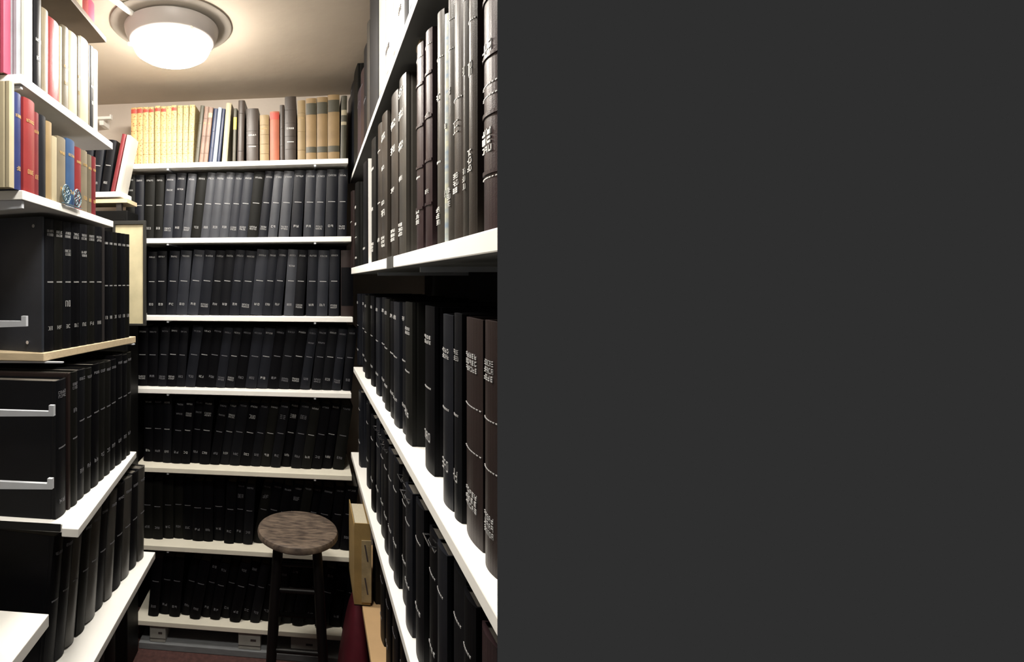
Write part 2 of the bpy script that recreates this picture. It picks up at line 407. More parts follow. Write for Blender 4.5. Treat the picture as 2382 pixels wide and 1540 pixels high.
S4 = ((0.178, N0), (0.166, 2.0)); rshelf(S4, -0.650, 0.020, WHITE, RC)
S5 = ((0.160, N0), (0.172, 2.0)); rshelf(S5, -1.000, 0.020, mat('kraft_board', (0.50, 0.33, 0.17), 0.7, noise=0.12, nscale=10), RC)
for Y in (1.02, 1.62):
    bm = bmesh.new(); box(bm, XR-0.014, XR-0.001, Y-0.012, Y+0.012, 0, CEIL-0.02); rel(obj('upright_rail', bm, METAL, RC), RC)
    for zt, th in ((0.43, .018), (0.052, .024), (-0.325, .02), (-0.65, .02), (-1.0, .02)):
        bm = bmesh.new(); box(bm, 0.215, XR-0.014, Y-0.004, Y+0.004, EYE+zt-th-0.010, EYE+zt-th); rel(obj('shelf_bracket', bm, METAL, RC), RC)
bm = bmesh.new(); box(bm, XR-0.018, XR-0.0145, N0, 2.2, 0.01, EYE+0.412); rel(obj('shade_panel', bm, BLACKSTEEL, RC), RC)  # added black sheet, blackens the shadowed gaps above the right-hand books
# wooden cleat under the top shelf and dark tape round the lip below
bm = bmesh.new(); box(bm, 0.19, 0.47, 0.905, 0.935, EYE+0.402, EYE+0.412)
o = rel(obj('wooden_cleat', bm, RAWBOARD, RC, bevel=0.001), RC); o['label'] = 'bare wooden cleat under the top shelf'
x_, y_ = 0.1745, 1.165
bm = bmesh.new(); prism(bm, [(0.1730, 1.08), (0.1790, 1.08), (0.1790, 1.155), (0.1724, 1.155)], EYE+0.0275, EYE+0.0526)
o = rel(obj('tape_patch', bm, mat('dark_tape', (0.07, 0.07, 0.065), 0.6, noise=0.4), RC), RC); o['label'] = 'dark tape round the shelf lip'

def rrow(S, zt, inset): # from far to near
    return Row((S[1][0]+inset, S[1][1]), (S[0][0]+inset, S[0][1]), EYE+zt)
# --- books on the top right shelf
r = rrow(S1, 0.430, 0.004); GR1 = 'books on the top shelf of the right bookcase'
vb = cloth('violet_black_cloth', (0.03, 0.02, 0.03), 0.4)
whitebk = cloth('white_cloth', (0.52, 0.50, 0.45), 0.35, 0.08)
for a, b_, h, m, lab, mk in (
  (810, 815, .36, BRN, 'thin brown book at the far end of the top right shelf', ()),
  (815.3, 823, .355, BL[1], 'blue-black book at the far end of the top right shelf', [(.93, 'num')]),
  (823.3, 832, .345, BL[3], 'tall black book beyond the violet ones, top right shelf', ()),
  (832.5, 840, .215, vb, 'short violet-black book, lowest step of the top right shelf', [(.8, 'dash')]),
  (840.5, 847, .235, PLUM, 'plum book on the middle step of the top right shelf', [(.8, 'dash')]),
  (847.5, 855, .265, BL[0], 'black book on the upper step of the top right shelf', [(.4, 'word')]),
  (855.5, 860, .30, GBR, 'thin grey-brown book beside the tall black one, top right shelf', ()),
  (860.5, 880, .366, BL[1], 'tall thick blue-black book left of the white ones, top right shelf', ())):
    r.put('book', lab, GR1, r.s(a), r.s(b_), h, 0.2, m, marks=mk, lm=DULL, pages=DPAGES)
for k, (a, b_, h, m, lab) in enumerate((
  (882, 897, .37, whitebk, 'white book next to the tall black one, top right shelf'),
  (898, 915, .368, whitebk, 'second white book from the black one, top right shelf'),
  (916, 929, .372, ivory, 'ivory book between white ones, top right shelf'),
  (930, 942, .37, whitebk, 'white book left of the narrow black one, top right shelf'),
  (943, 951, .366, BL[0], 'narrow black book among the white ones, top right shelf'),
  (952, 972, .37, steel, 'pale grey book nearest on the top right shelf'))):
    r.put('book', lab, GR1, r.s(a), r.s(b_), h, 0.2, m, marks=[(.12, 'num')] if k % 2 else (), lm=INK)
# --- tall volumes on the shelf at eye level
r = rrow(S2, 0.052, 0.010); GR2 = 'tall volumes on the eye-level right shelf'
colr = mat('striped_jacket', (0.75, 0.72, 0.5), 0.4, col2=(0.25, 0.35, 0.5), nscale=16, stretch=(1, 1, 4))
R2 = [(817, 827, .30, BRN, 'dark brown book at the far end of the eye-level right shelf', [(.6,'dash')]),
 (827.5, 846, .300, BL[3], 'black book with scattered marks near the far end, eye-level shelf', [(.7,'num'),(.5,'num'),(.35,'dash'),(.1,'word')]),
 (846.5, 861, .315, BL[0], 'black book just beyond the white divider, eye-level shelf', [(.15,'word')]),
 (865.5, 879, .335, BL[3], 'black book just in front of the white divider, eye-level shelf', [(.75,'word'),(.42,'num'),(.14,'call')]),
 (881, 889, .340, MBR, 'narrow brown volume, left of a matching pair, eye-level shelf', [(.8,'dash'),(.42,'dash'),(.14,'num')]),
 (889.5, 910, .343, MBR, 'brown volume with a low star mark, eye-level shelf', [(.85,'word2'),(.62,'num'),(.38,'num'),(.30,'bignum'),(.14,'call')]),
 (911.5, 929, .342, MBR, 'brown volume with three lettered patches, eye-level shelf', [(.82,'word2'),(.64,'bignum'),(.40,'num'),(.15,'call')]),
 (930, 945, .343, GBR, 'grey-brown volume left of a wide dark gap, eye-level shelf', [(.9,'bignum'),(.8,'word2'),(.62,'word2'),(.42,'num'),(.16,'call')]),
 (972, 985, .338, PLUM, 'plum ribbed volume, farther of two, eye-level shelf', [(.93,'rule'),(.6,'dash'),(.35,'dash'),(.18,'call')]),
 (993, 1006, .332, PLUM, 'plum ribbed volume, nearer of two, eye-level shelf', [(.93,'rule'),(.6,'word'),(.25,'word')]),
 (1021, 1034, .325, GBR, 'grey volume with white call label low down, eye-level shelf', [(.8,'rule'),(.62,'num'),(.35,'dash'),(.14,'call')]),
 (1041, 1047, .305, colr, 'thin book in a pale striped jacket, eye-level shelf', [(.2,'num'),(.5,'word')]),
 (1048, 1059, .318, GBR, 'grey-brown volume beside the striped jacket, eye-level shelf', [(.9,'rule'),(.78,'rule'),(.6,'num'),(.2,'call')]),
 (1060, 1079, .316, MBR, 'broad brown volume with white star and call label, eye-level shelf', [(.95,'rule'),(.55,'rule'),(.42,'bignum'),(.24,'call')]),
 (1084, 1094, .310, GBR, 'narrow grey-brown volume near the camera end, eye-level shelf', [(.9,'rule'),(.62,'num'),(.24,'call')]),
 (1095, 1111, .305, MBR, 'glossy brown volume second from the near end, eye-level shelf', [(.95,'rule'),(.8,'rule'),(.6,'bignum'),(.3,'call')]),
 (1127, 1162, .30, PLUM, 'thick plum volume nearest the grey border panel, eye-level shelf', [(.9,'word2'),(.6,'bignum'),(.5,'rule'),(.46,'rule'),(.33,'call'),(.2,'rule'),(.18,'rule')])]
for a, b_, h, m, lab, mk in R2:
    r.put('book', lab, GR2, r.s(a), min(r.s(b_), r.s(a)+.075), h, 0.22, m, marks=mk, lm=BRIGHT, ridges=(.2,.4,.6,.8) if m is PLUM else (), b=0.005, pages=DPAGES)
d0 = r.s(863)
bm = bmesh.new(); box(bm, -0.0012, 0.0012, -0.007, 0.16, 0, 0.30); box(bm, -0.0012, 0.003, -0.007, 0.10, 0, 0.001)
o = obj('shelf_divider', bm, WHITE); x, y = r.pos(d0); o.location = (x, y, r.z+0.0005); o.rotation_euler = (0, rad(-1.2), r.th)
tag(o, 'thin white upright divider among the dark books at eye level', 'divider')
# --- lower right rows
r = rrow(S3, -0.325, 0.026); GR3 = 'dark volumes on the middle right shelf'
R3 = [(832, 842), (842.5, 851), (851.5, 862), (862.5, 872), (876, 886), (886.5, 897), (897.5, 909), (909.5, 920), (920.5, 933), (933.5, 944), (945, 968),
      (985, 1018), (1037, 1060), (1062, 1078), (1084, 1122), (1133, 1165)]
for k, (a, b_) in enumerate(R3):
    m = BRN if k in (14, 15) else (BL[1], BL[0], BL[3], BL[4])[k % 4]
    mk = [(.86,'num'),(.55,'dash'),(.2,'word')] if k < 10 else ([(.8,'word2'),(.5,'dash'),(.18,'bignum')] if k < 14 else [(.82,'word3'),(.6,'rule'),(.4,'rule'),(.2,'word3')])
    lab = (f'brown-black volume on the middle right shelf, {"nearest the grey border panel" if k == 15 else "second from the grey border panel"}' if k > 13 else
           f'black volume on the middle right shelf, {ORD[k]} from the far end')
    s0 = r.s(a); r.put('book', lab, GR3, s0, min(r.s(b_), s0+.066, r.L-0.002), .280+rnd.uniform(-.004, .003), 0.21, m, marks=mk, lm=SILVER, inset=rnd.uniform(-0.004, 0.004), pages=DPAGES)
r = rrow(S4, -0.650, 0.020); GR4 = 'black binders on the lower right shelf'
R4 = [(836, 850), (850.5, 866), (866.5, 874), (874.5, 884), (884.5, 895), (895.5, 905), (905.5, 916), (917, 930), (931, 948), (949, 967), (970, 990), (1000, 1022), (1024, 1046), (1050, 1078), (1082, 1110), (1116, 1150)]
for k, (a, b_) in enumerate(R4):
    s0 = r.s(a); s1 = min(r.s(b_), s0+.06, r.L-0.002)
    m = PLUM if k == 15 else (BL[1], BL[0], BL[4])[k % 3]
    b = r.put('binder', f'black binder on the lower right shelf, {ORD[k]} from the far end' if k < 15 else 'plum binder nearest the grey border panel on the lower right shelf',
              GR4, s0, s1, .266+rnd.uniform(-.006, .004), 0.21, m, marks=[(.75,'dash'),(.3,'word')], lm=SILVER, inset=rnd.uniform(-0.004, 0.006), cat='binder', pages=DPAGES)
    if k in (3, 4, 5, 8, 9, 11):
        t = (s1-s0)-0.002; bm = bmesh.new(); w = t*0.36
        path(bm, [(-w, 0, .248), (-w, -.012, .250), (w, -.012, .250), (w, 0, .248), (w, -.004, .240), (-w, -.004, .240)], 0.0012, 6, True)
        o = obj('wire_clip', bm, CHROME, b); o['label'] = 'chrome wire clip'
r = rrow(S5, -1.0, 0.042); GR5 = 'dark books on the lowest right shelf'
for k, (a, b_) in enumerate(((868, 884), (886, 898), (899, 912), (914, 930), (932, 946))):
    s0 = r.s(a)
    r.put('book', f'near-black book on the lowest right shelf, {ORD[k]} nearer than the golden magazine file', GR5, s0, min(r.s(b_), s0+.07), .27 if k else .285, 0.2, BL[(3, 0, 4, 0, 4)[k]], marks=[(.6,'dash'),(.2,'num')], lm=DULL, pages=DPAGES)

# cartons and bag at the foot of the right bookcase
gold = mat('golden_cardboard', (0.36, 0.24, 0.09), 0.7, noise=0.3, nscale=12, bump=0.2)
kraft = mat('kraft_cardboard', (0.52, 0.34, 0.17), 0.8, noise=0.12, nscale=10, bump=0.2)
def P(px, py, Y):           # point of column px, row py in the plane y = Y
    a = math.atan((px-CX)/F)-PHI; X = Y*math.tan(a); d = -SP*X+CP*Y
    return X, EYE+(CY-py)*d/F
Yc = 1.62
x0, z0 = P(824, 1404, Yc); z0 = EYE-1.0+0.0005; x1, z1 = P(862, 1219, Yc)
t = empty('magazine_file', ((x0+x1)/2, Yc, z0), 'golden cardboard magazine file with dark marks under the lower right shelf', 'magazine file')
w = (x1-x0)/2; hh = min(z1, EYE-0.674)-z0
bm = bmesh.new()
box(bm, -w, w, 0, 0.003, 0, hh); box(bm, -w, -w+0.003, 0.003, 0.20, 0, hh-0.01); box(bm, w-0.003, w, 0.003, 0.20, 0, hh-0.01)
box(bm, -w, w, 0.197, 0.20, 0, hh*0.6); box(bm, -w, w, 0, 0.20, 0, 0.003)
obj('case', bm, gold, t)
bm = bmesh.new(); box(bm, -w*0.1, w+0.002, -0.004, -0.0005, hh*0.05, hh*0.80); o = obj('front_label', bm, mat('worn_label', (0.40, 0.31, 0.17), 0.7, noise=0.5, nscale=25, bump=0.2), t); o['label'] = 'scuffed pale label'
bm = bmesh.new()
for q in (0.55, 0.15):
    v = [bm.verts.new((w*(0.30+0.12*i)+dx, -0.0045, hh*q+hh*0.2*j)) for i, j, dx in ((0,0,w*.25),(1.5,0,w*.25),(1.5,1,-w*.1),(0,1,-w*.1))]
    bm.faces.new(v); ext = bmesh.ops.extrude_face_region(bm, geom=bm.faces[-1:] if False else [f for f in bm.faces if set(f.verts) == set(v)])
    for e in ext['geom']:
        if isinstance(e, bmesh.types.BMVert): e.co.y -= 0.0006
o = obj('dark_mark', bm, INK, t)
bm = bmesh.new(); box(bm, -w+0.004, w-0.004, 0.006, 0.19, 0.004, hh-0.02); obj('papers', bm, PAGES, t)
# maroon bag slumped against it
maroon = mat('maroon_nylon', (0.14, 0.018, 0.03), 0.5, noise=0.3, nscale=18, bump=0.4, bscale=60)
bg = empty('bag', (0.06, 1.66, 0.001), 'slumped maroon bag on the floor behind the right stool leg', 'bag')
bm = bmesh.new(); rings = []
prof = [(0, .054, .10), (.04, .058, .108), (.14, .055, .105), (.26, .045, .09), (.36, .032, .07), (.42, .014, .03)]
for q, (z, rx, ry) in enumerate(prof):
    cxx = 0.030*(z/.42)
    rings.append([bm.verts.new((cxx+rx*math.copysign(abs(math.cos(a))**.7, math.cos(a))*(1+.05*math.sin(3*a+q)), ry*math.copysign(abs(math.sin(a))**.7, math.sin(a))*(1+.04*math.sin(5*a+2*q)), z)) for a in [2*math.pi*k/28 for k in range(28)]])
for a, b_ in zip(rings, rings[1:]):
    for k in range(28): bm.faces.new((a[k], a[(k+1)%28], b_[(k+1)%28], b_[k]))
bm.faces.new(rings[0][::-1]); bm.faces.new(rings[-1])
bg.location = (0.150, 1.83, 0.001)
o = obj('body', bm, maroon, bg, smooth=True); s_ = o.modifiers.new('s', 'SUBSURF'); s_.levels = 1; s_.render_levels = 1
bm = bmesh.new(); path(bm, [(-.045, -.082, .14), (-.05, -.090, .10), (-.05, -.098, .05)], 0.006, 8); o = obj('strap', bm, mat('pale_strap', (0.4, 0.36, 0.36), 0.6), bg, smooth=True); o['label'] = 'short pale strap'

# ------------------------------------------------------------------ left bookcase
LC = empty('bookcase', (-0.75, 1.25, 0), 'tall bookcase of mixed shelves down the left side of the aisle', 'bookcase')
XBK = XL+0.002
def lshelf(near, far, zt, th, m, parent=LC):
    bm = bmesh.new(); prism(bm, [near, far, (XBK, far[1]), (XBK, near[1])], EYE+zt-th, EYE+zt)
    o = rel(obj('shelf', bm, m, parent, bevel=0.0015), parent)
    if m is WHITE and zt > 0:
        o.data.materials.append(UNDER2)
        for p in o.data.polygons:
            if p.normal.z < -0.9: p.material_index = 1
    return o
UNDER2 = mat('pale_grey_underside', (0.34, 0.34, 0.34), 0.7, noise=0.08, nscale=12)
L0 = ((-0.600, 0.98), (-0.603, 1.50)); lshelf(*L0, 0.738, 0.016, BROWNBOARD)
L1 = ((-0.569, 0.975), (-0.581, 1.495)); lshelf(*L1, 0.4165, 0.020, WHITE)
L2 = ((-0.562, 0.969), (-0.581, 1.50)); lshelf(*L2, 0.182, 0.019, WHITE)
L3 = ((-0.607, 1.134), (-0.516, 1.515)); lshelf(*L3, -0.166, 0.019, RAWBOARD)
L4 = ((-0.472, 1.023), (-0.5125, 1.51))
bm = bmesh.new(); prism(bm, [L4[0], L4[1], (XBK, 1.51), (XBK, 1.045), (-0.515, 1.040), (-0.508, 1.023)], EYE-0.5135-0.018, EYE-0.5135); rel(obj('shelf', bm, WHITE, LC, bevel=0.0015), LC)
L5 = ((-0.457, 0.80), (-0.457, 1.52)); lshelf(*L5, -0.819, 0.020, WHITE)
bm = bmesh.new(); box(bm, XL+0.0145, XL+0.018, 0.975, 1.52, 0.01, EYE+0.16); rel(obj('shade_panel', bm, BLACKSTEEL, LC), LC)  # added black sheet, darkens the shade at the back of the left shelves
for Y in (1.075, 1.48):
    bm = bmesh.new(); box(bm, XL+0.0, XL+0.014, Y-0.012, Y+0.012, 0, CEIL-0.02); rel(obj('upright_rail', bm, METAL, LC), LC)
bm = bmesh.new(); box(bm, XBK, -0.518, 1.0355, 1.0395, EYE-0.5280, EYE-0.5130); o = rel(obj('lip_shade_strip', bm, BLACKSTEEL, LC), LC); o['label'] = 'dark strip standing for shade along the near edge of the shelf'  # black strip added where the near shelf lip lies in shade
def bracket(tipx, Y, ztop, name, parent=None, hook=0.008, deep=0.02, label=None):
    """sheet-metal arm: tapers from the wall to an upturned hook at the tip"""
    bm = bmesh.new()
    v = []
    for yy in (Y-0.004, Y+0.004):
        v.append([bm.verts.new(p) for p in ((XL+0.001, yy, EYE+ztop-deep*2.2), (tipx, yy, EYE+ztop-deep*0.75), (tipx, yy, EYE+ztop+hook), (tipx-0.010, yy, EYE+ztop+hook), (tipx-0.010, yy, EYE+ztop), (XL+0.001, yy, EYE+ztop))])
    n = 6; bm.faces.new(v[0]); bm.faces.new(v[1][::-1])
    for i in range(n): bm.faces.new((v[0][i], v[1][i], v[1][(i+1)%n], v[0][(i+1)%n]))
    o = obj(name, bm, METAL, parent)
    if parent: rel(o, parent)
    if label: tag(o, label, 'shelf bracket', 'metal shelf brackets at the near end of the left bookcase')
    return o
bracket(-0.574, 0.985, 0.3955, 'shelf_bracket', LC, hook=0, deep=.008); bracket(-0.568, 0.979, 0.1625, 'shelf_bracket', LC, hook=0)
bracket(-0.565, 1.145, -0.1865, 'shelf_bracket', LC, hook=0, deep=.004); bracket(-0.515, 1.50, -0.1865, 'shelf_bracket', LC, hook=0, deep=.004)
bracket(-0.551, 0.965, -0.078, 'shelf_bracket', None, .010, .014, 'bare white bracket arm, topmost of three, before the black binders')
bracket(-0.494, 0.965, -0.255, 'shelf_bracket', None, .012, .012, 'bare white bracket arm, middle one of three, left edge')
bracket(-0.497, 0.965, -0.397, 'shelf_bracket', None, .010, .014, 'bare white bracket arm, lowest of three, left edge')
# shelf of the next unit, nearest the camera
NC = empty('shelf_unit', (-0.75, 0.75, 0), 'nearest low white shelf at the bottom left corner', 'shelf')
bm = bmesh.new(); prism(bm, [(-0.500, 0.52), (-0.500, 0.955), (XBK, 0.955), (XBK, 0.52)], EYE-0.668-0.004, EYE-0.648)
rel(obj('shelf', bm, WHITE, NC, bevel=0.0015), NC)
bracket(-0.52, 0.70, -0.673, 'shelf_bracket', NC, hook=0)
bm = bmesh.new(); box(bm, XL, XL+0.014, 0.688, 0.712, 0, EYE+0.3); rel(obj('upright_rail', bm, METAL, NC), NC)

def lrow(S, zt, ia, ib): return Row((S[0][0]-ia, S[0][1]), (S[1][0]-ib, S[1][1]), EYE+zt)
# top shelf
r = lrow(L0, 0.738, 0.01, 0.01)
pink = cloth('pink_cloth', (0.40, 0.06, 0.11), 0.5, 0.1); red = cloth('red_cloth', (0.22, 0.025, 0.026), 0.4, 0.15); dred = cloth('dark_red_cloth', (0.16, 0.02, 0.025), 0.4)
for k, (a, b_, m) in enumerate(((172, 186, ivory), (187, 201, red), (202, 216, pink))):
    b = book('book', ('ivory', 'red', 'pink-red')[k]+' book lying on the topmost left shelf against the ceiling', 'books on the topmost left shelf',
      *r.pos(r.s(a)+.03), EYE+0.738+0.0004, r.th, 0, .045, .06, .2, m)
# L1 books
r = lrow(L1, 0.4165, 0.012, 0.008); G1 = 'mixed books on the upper left shelf'
beige = cloth('beige_cloth', (0.19, 0.16, 0.11), 0.5); taupe = cloth('taupe_cloth', (0.13, 0.11, 0.075), 0.5); lgrey = cloth('pale_grey_cloth', (0.28, 0.30, 0.33), 0.4)
for a, b_, h, m, lab in (
  (78, 95.5, .205, BL[0], 'black book with white marks on the upper left shelf'),
  (96.5, 111.5, .190, beige, 'beige book between black and red ones, upper left shelf'),
  (112, 137, .186, red, 'broad red book on the upper left shelf'),
  (138, 143.5, .190, ivory, 'thin ivory book right of the red one, upper left shelf'),
  (144, 159, .200, taupe, 'taupe book with gilt specks, upper left shelf'),
  (160, 179, .205, ivory, 'wide ivory book right of the taupe one, upper left shelf'),
  (180, 185, .215, taupe, 'thin dark taupe book between ivory ones, upper left shelf'),
  (186, 205, .222, ivory, 'wide cream book fourth from the far end, upper left shelf'),
  (205.5, 208.5, .222, beige, 'very thin beige book by the black one, upper left shelf'),
  (209, 216.5, .226, BL[0], 'narrow black book near the far end, upper left shelf'),
  (217.5, 227, .228, whitebk, 'white book at the far end of the upper left shelf')):
    r.put('book', lab, G1, r.s(a), r.s(b_), h, 0.2, m, marks=[(.5,'word'),(.3,'num')] if m in (BL[0], taupe) else (), lm=BRIGHT if m is BL[0] else GILT)
s0 = r.s(78)
r.put('book', 'thick white book at the near end of the upper left shelf', G1, s0-0.034, s0-0.001, .235, 0.2, whitebk, inset=0.002)
r.put('book', 'pale grey book beside the pink one, upper left shelf', G1, s0-0.052, s0-0.035, .24, 0.2, lgrey, inset=0.009)
r.put('book', 'bright pink book at the left edge, upper left shelf', G1, s0-0.080, s0-0.054, .245, 0.2, pink, inset=0.020)
# L2 books
r = lrow(L2, 0.182, 0.010, 0.004); G2 = 'mixed books on the second left shelf'
blue = cloth('blue_cloth', (0.04, 0.09, 0.20), 0.4); dblue = cloth('deep_blue_cloth', (0.02, 0.03, 0.12), 0.4)
for a, b_, h, m, lab, inset in (
  (21, 33, .205, ivory, 'cream book with red corner near the left edge, second shelf', .0),
  (33.5, 51, .192, dblue, 'deep blue book left of the big red one, second left shelf', .002),
  (52, 78, .192, red, 'broad glossy red book on the second left shelf', -.002),
  (78.5, 92, .178, dred, 'dark red book right of the broad red one, second left shelf', .002),
  (92.5, 108, .180, BL[1], 'navy-black book on the second left shelf', .002),
  (108.5, 122, .176, tan2, 'tan book with red specks on the second left shelf', .002),
  (122.5, 134, .150, ivory, 'cream book behind the filigree ornament, second left shelf', .002),
  (134.5, 154, .158, beige, 'beige book behind the filigree ornament, second left shelf', .002),
  (156, 175, .166, blue, 'blue book on the second left shelf', .002),
  (176, 190, .158, red, 'red book right of the blue one, second left shelf', .002),
  (190.5, 204, .160, beige, 'plain beige book third from the far end, second left shelf', .002),
  (204.5, 214, .158, taupe, 'taupe book second from the far end, second left shelf', .002),
  (215, 224, .160, dred, 'thin crimson book at the far end of the second left shelf', .002)):
    r.put('book', lab, G2, r.s(a), r.s(b_), h, 0.2, m, inset=inset, marks=[(.75,'word'),(.2,'num')] if m in (red, blue, dblue, beige, taupe, dred) else (), lm=GILT)
s0 = r.s(21)
if s0 > 0.02:
    r.put('book', 'white book at the near end of the second left shelf', G2, max(0.001, s0-0.035), s0-0.001, .2, 0.2, whitebk, inset=0.004)
# silver filigree ornament
x, y = r.pos(r.s(157)); t = empty('filigree_ornament', (-0.571+0.006, y, EYE+0.1826), 'small blue-silver filigree ornament on the lip of the second left shelf', 'ornament', rotz=r.th)
fm = mat('blue_silver_filigree', (0.10, 0.16, 0.19), 0.4, metal=0.4)
for cx_ in (-0.032, 0.030):
    bm = bmesh.new()
    for k in range(8):
        a = k*math.pi/4; R = 0.017
        ctr = Vector((cx_+math.cos(a)*0.012, 0, 0.024+math.sin(a)*0.012))
        path(bm, [ctr+Vector((math.cos(b_)*.0085, 0, math.sin(b_)*.0085)) for b_ in [2*math.pi*j/12 for j in range(12)]], 0.0011, 6, True)
    path(bm, [Vector((cx_+math.cos(b_)*.0215, 0, .024+math.sin(b_)*.0215)) for b_ in [2*math.pi*j/24 for j in range(24)]], 0.0012, 6, True)
    obj('rosette', bm, fm, t, smooth=True)
bm = bmesh.new(); box(bm, -0.052, 0.050, -0.003, 0.003, 0, 0.002); obj('foot', bm, fm, t)
# L3 row: black volumes with a grey divider
A = (L3[0][0]-0.008, L3[0][1]+0.012); B = (L3[1][0]-0.006, L3[1][1]-0.004)
r = Row(A, B, EYE-0.166); G3 = 'black law volumes on the middle left shelf'
sA, sm, sB = r.s(104), r.s(237), r.s(301)
mk3 = lambda i: [(.90,'word2'), (.52,'dash'), (.16,'num')] + ([(.76,'word2')] if i in (2, 4) else []) + ([(.33,'bignum')] if i == 2 else [])
for k in range(7):
    w_ = (sm-sA)/7
    r.put('book', f'black volume on the middle left shelf, {ORD[k]} from the near end', G3, sA+k*w_, sA+(k+1)*w_, .314, 0.27, (BL[0], BL[3], BL[0], BL[4])[k % 4], marks=mk3(k), lm=SILVER, pages=DPAGES)
w_ = (sB-sm-0.008)/6
for k in range(6):
    r.put('book', f'black volume on the middle left shelf, {ORD[k]} beyond the grey divider', G3, sm+0.008+k*w_, sm+0.008+(k+1)*w_, .306, 0.27, (BL[4], BL[0], BL[3])[k % 3], marks=[(.88,'word'),(.5,'dash'),(.2,'num')], lm=SILVER, pages=DPAGES)
bm = bmesh.new(); box(bm, -0.0015, 0.0015, -0.005, 0.2, 0, 0.315); o = obj('shelf_divider', bm, mat('dark_grey_steel', (0.05, 0.045, 0.045), 0.4, metal=0.3))
x, y = r.pos(sm+0.003); o.location = (x, y, r.z+0.0004); o.rotation_euler = (0, 0, r.th); tag(o, 'thin dark grey divider among the black volumes, middle left shelf', 'divider')
# case side that closes the row, with two screws
t = empty('bookend_panel', (*r.pos(sA-0.006), r.z+0.0005), 'blue-black end panel with two silver screws closing the middle left row', 'end panel', rotz=r.th)
bm = bmesh.new(); box(bm, -0.004, 0.004, -0.001, 0.34, 0, 0.318); obj('panel', bm, cloth('blue_black_panel', (0.028, 0.032, 0.042), 0.35), t, bevel=0.001)
for z in (0.296, 0.022):
    bm = bmesh.new(); yy = 0.022 if z > .1 else 0.040; tube(bm, (-0.007, yy, z), (-0.004, yy, z), 0.0042, n=12); obj('screw', bm, CHROME, t)
# L4 row
A = (-0.535, 1.05); B = (-0.525, 1.50); r = Row(A, B, EYE-0.5135)
G4 = 'black volumes on the lower left shelf'
s0, s1, s2 = r.s(133), r.s(158), r.s(317); s0 = max(s0, 0.002)
r.put('book', 'thick black volume at the near end of the lower left shelf', G4, s0, s1-0.001, .298, 0.27, BL[0], marks=[(.9,'word2'),(.5,'dash'),(.1,'num')], lm=DULL, inset=0.004, pages=DPAGES)
r.put('book', 'thin brown-edged volume second on the lower left shelf', G4, s1, s1+0.012, .306, 0.27, BRN, pages=DPAGES)
r.put('book', 'black volume third on the lower left shelf, light label', G4, s1+0.013, s1+0.045, .306, 0.27, BL[3], marks=[(.9,'word2'),(.7,'num'),(.5,'dash')], lm=DULL, pages=DPAGES)
r.run(9, s1+0.046, min(s2, r.L-0.004), .302, 0.27, [BL[0], BL[3], BL[4]], lambda i: f'black volume on the lower left shelf, {ORD[i+3]} from the near end', G4, [rad(1)]*9,
      lambda i: [(.92,'word'),(.6,'dash'),(.2,'num')], lm=DULL, hv=.004, pages=DPAGES)
# L5 row: leaning
A = (-0.545, 0.99); B = (-0.485, 1.50); r = Row(A, B, EYE-0.819)
GG = cloth('worn_grey_black_cloth', (0.05, 0.048, 0.045), 0.35)
le = [rad(9)]*3+[rad(8), rad(7.5), rad(7), rad(6.5), rad(5.5), rad(4.5), rad(3), rad(1.5)]
r.run(11, 0.02, r.L-0.002, .268, 0.26, (BL[4], BL[0], GG, BL[3], GG, BL[0], GG, BL[4], GG, BL[0], GG), lambda i: f'black volume leaning on the lowest left shelf, {ORD[i]} from the near end',
      'leaning volumes on the lowest left shelf', le, lambda i: [(.85,'word'),(.5,'dash')], lm=DULL, pages=DPAGES)
# near unit: lower dark boxes filling the corner under the lower left shelf
A = (-0.56, 1.0); r = Row((-0.60, 1.02), (-0.575, 1.50), 0.0)
r.run(7, 0.0, r.L, .46, 0.26, [BL[4], BL[0]], lambda i: f'tall black file box on the floor under the left bookcase, {ORD[i]} from the near end',
      'black file boxes on the floor under the left bookcase', None, None, name='file_box', cat='box', pages=DPAGES)

# ------------------------------------------------------------------ gap between the left and back bookcases
CT = EYE+0.270
cb = empty('cabinet', (-0.83, 1.95, 0), 'black steel cabinet filling the corner behind the cream framed board', 'cabinet')
bm = bmesh.new(); box(bm, -0.186, 0.152, -0.058, 0.07, 0.001, CT); obj('body', bm, BLACKSTEEL, cb, bevel=0.002)
bm = bmesh.new(); box(bm, -0.176, 0.142, -0.0605, -0.0582, 0.05, CT-0.03); obj('door', bm, BLACKSTEEL, cb, bevel=0.0005)
post = empty('shelf_post', (-0.715, 1.91, 0), 'dark post carrying a small white shelf in the back left corner', 'post')
bm = bmesh.new(); box(bm, -0.010, 0.010, -0.010, 0.010, CT+0.0005, EYE+0.300); obj('post', bm, DARKMETAL, post)
bm = bmesh.new(); box(bm, -0.27, 0.012, -0.02, 0.10, EYE+0.322, EYE+0.342); obj('shelf', bm, WHITE, post, bevel=0.001)
bm = bmesh.new(); box(bm, -0.27, 0.035, -0.015, 0.10, EYE+0.3005, EYE+0.3215-0.006); o = obj('cleat', bm, RAWBOARD, post); o['label'] = 'bare wooden cleat'
cr = Row((-0.90, 1.905), (-0.70, 1.905), EYE+0.342)
GC = 'black books in the back left corner'
for k, (a, m, ln) in enumerate(((0.035, BL[1], 5), (0.072, BL[1], 7), (0.110, BL[0], 9))):
    cr.put('book', ('first', 'second', 'third')[k]+' leaning black book from the left on the corner shelf', GC, a, a+0.034, .20, 0.09, m, rad(ln), marks=[(.5,'dash'),(.15,'num')], lm=SILVER, pages=DPAGES)
cr.put('book', 'dark book with maroon cover leaning at the corner shelf edge', GC, 0.150, 0.166, .225, 0.09, dred, rad(12), pages=PAGES)
cr.put('book', 'white folder leaning between the corner shelf and the cream books', GC, 0.170, 0.186, .22, 0.09, whitebk, rad(12), pages=PAGES)
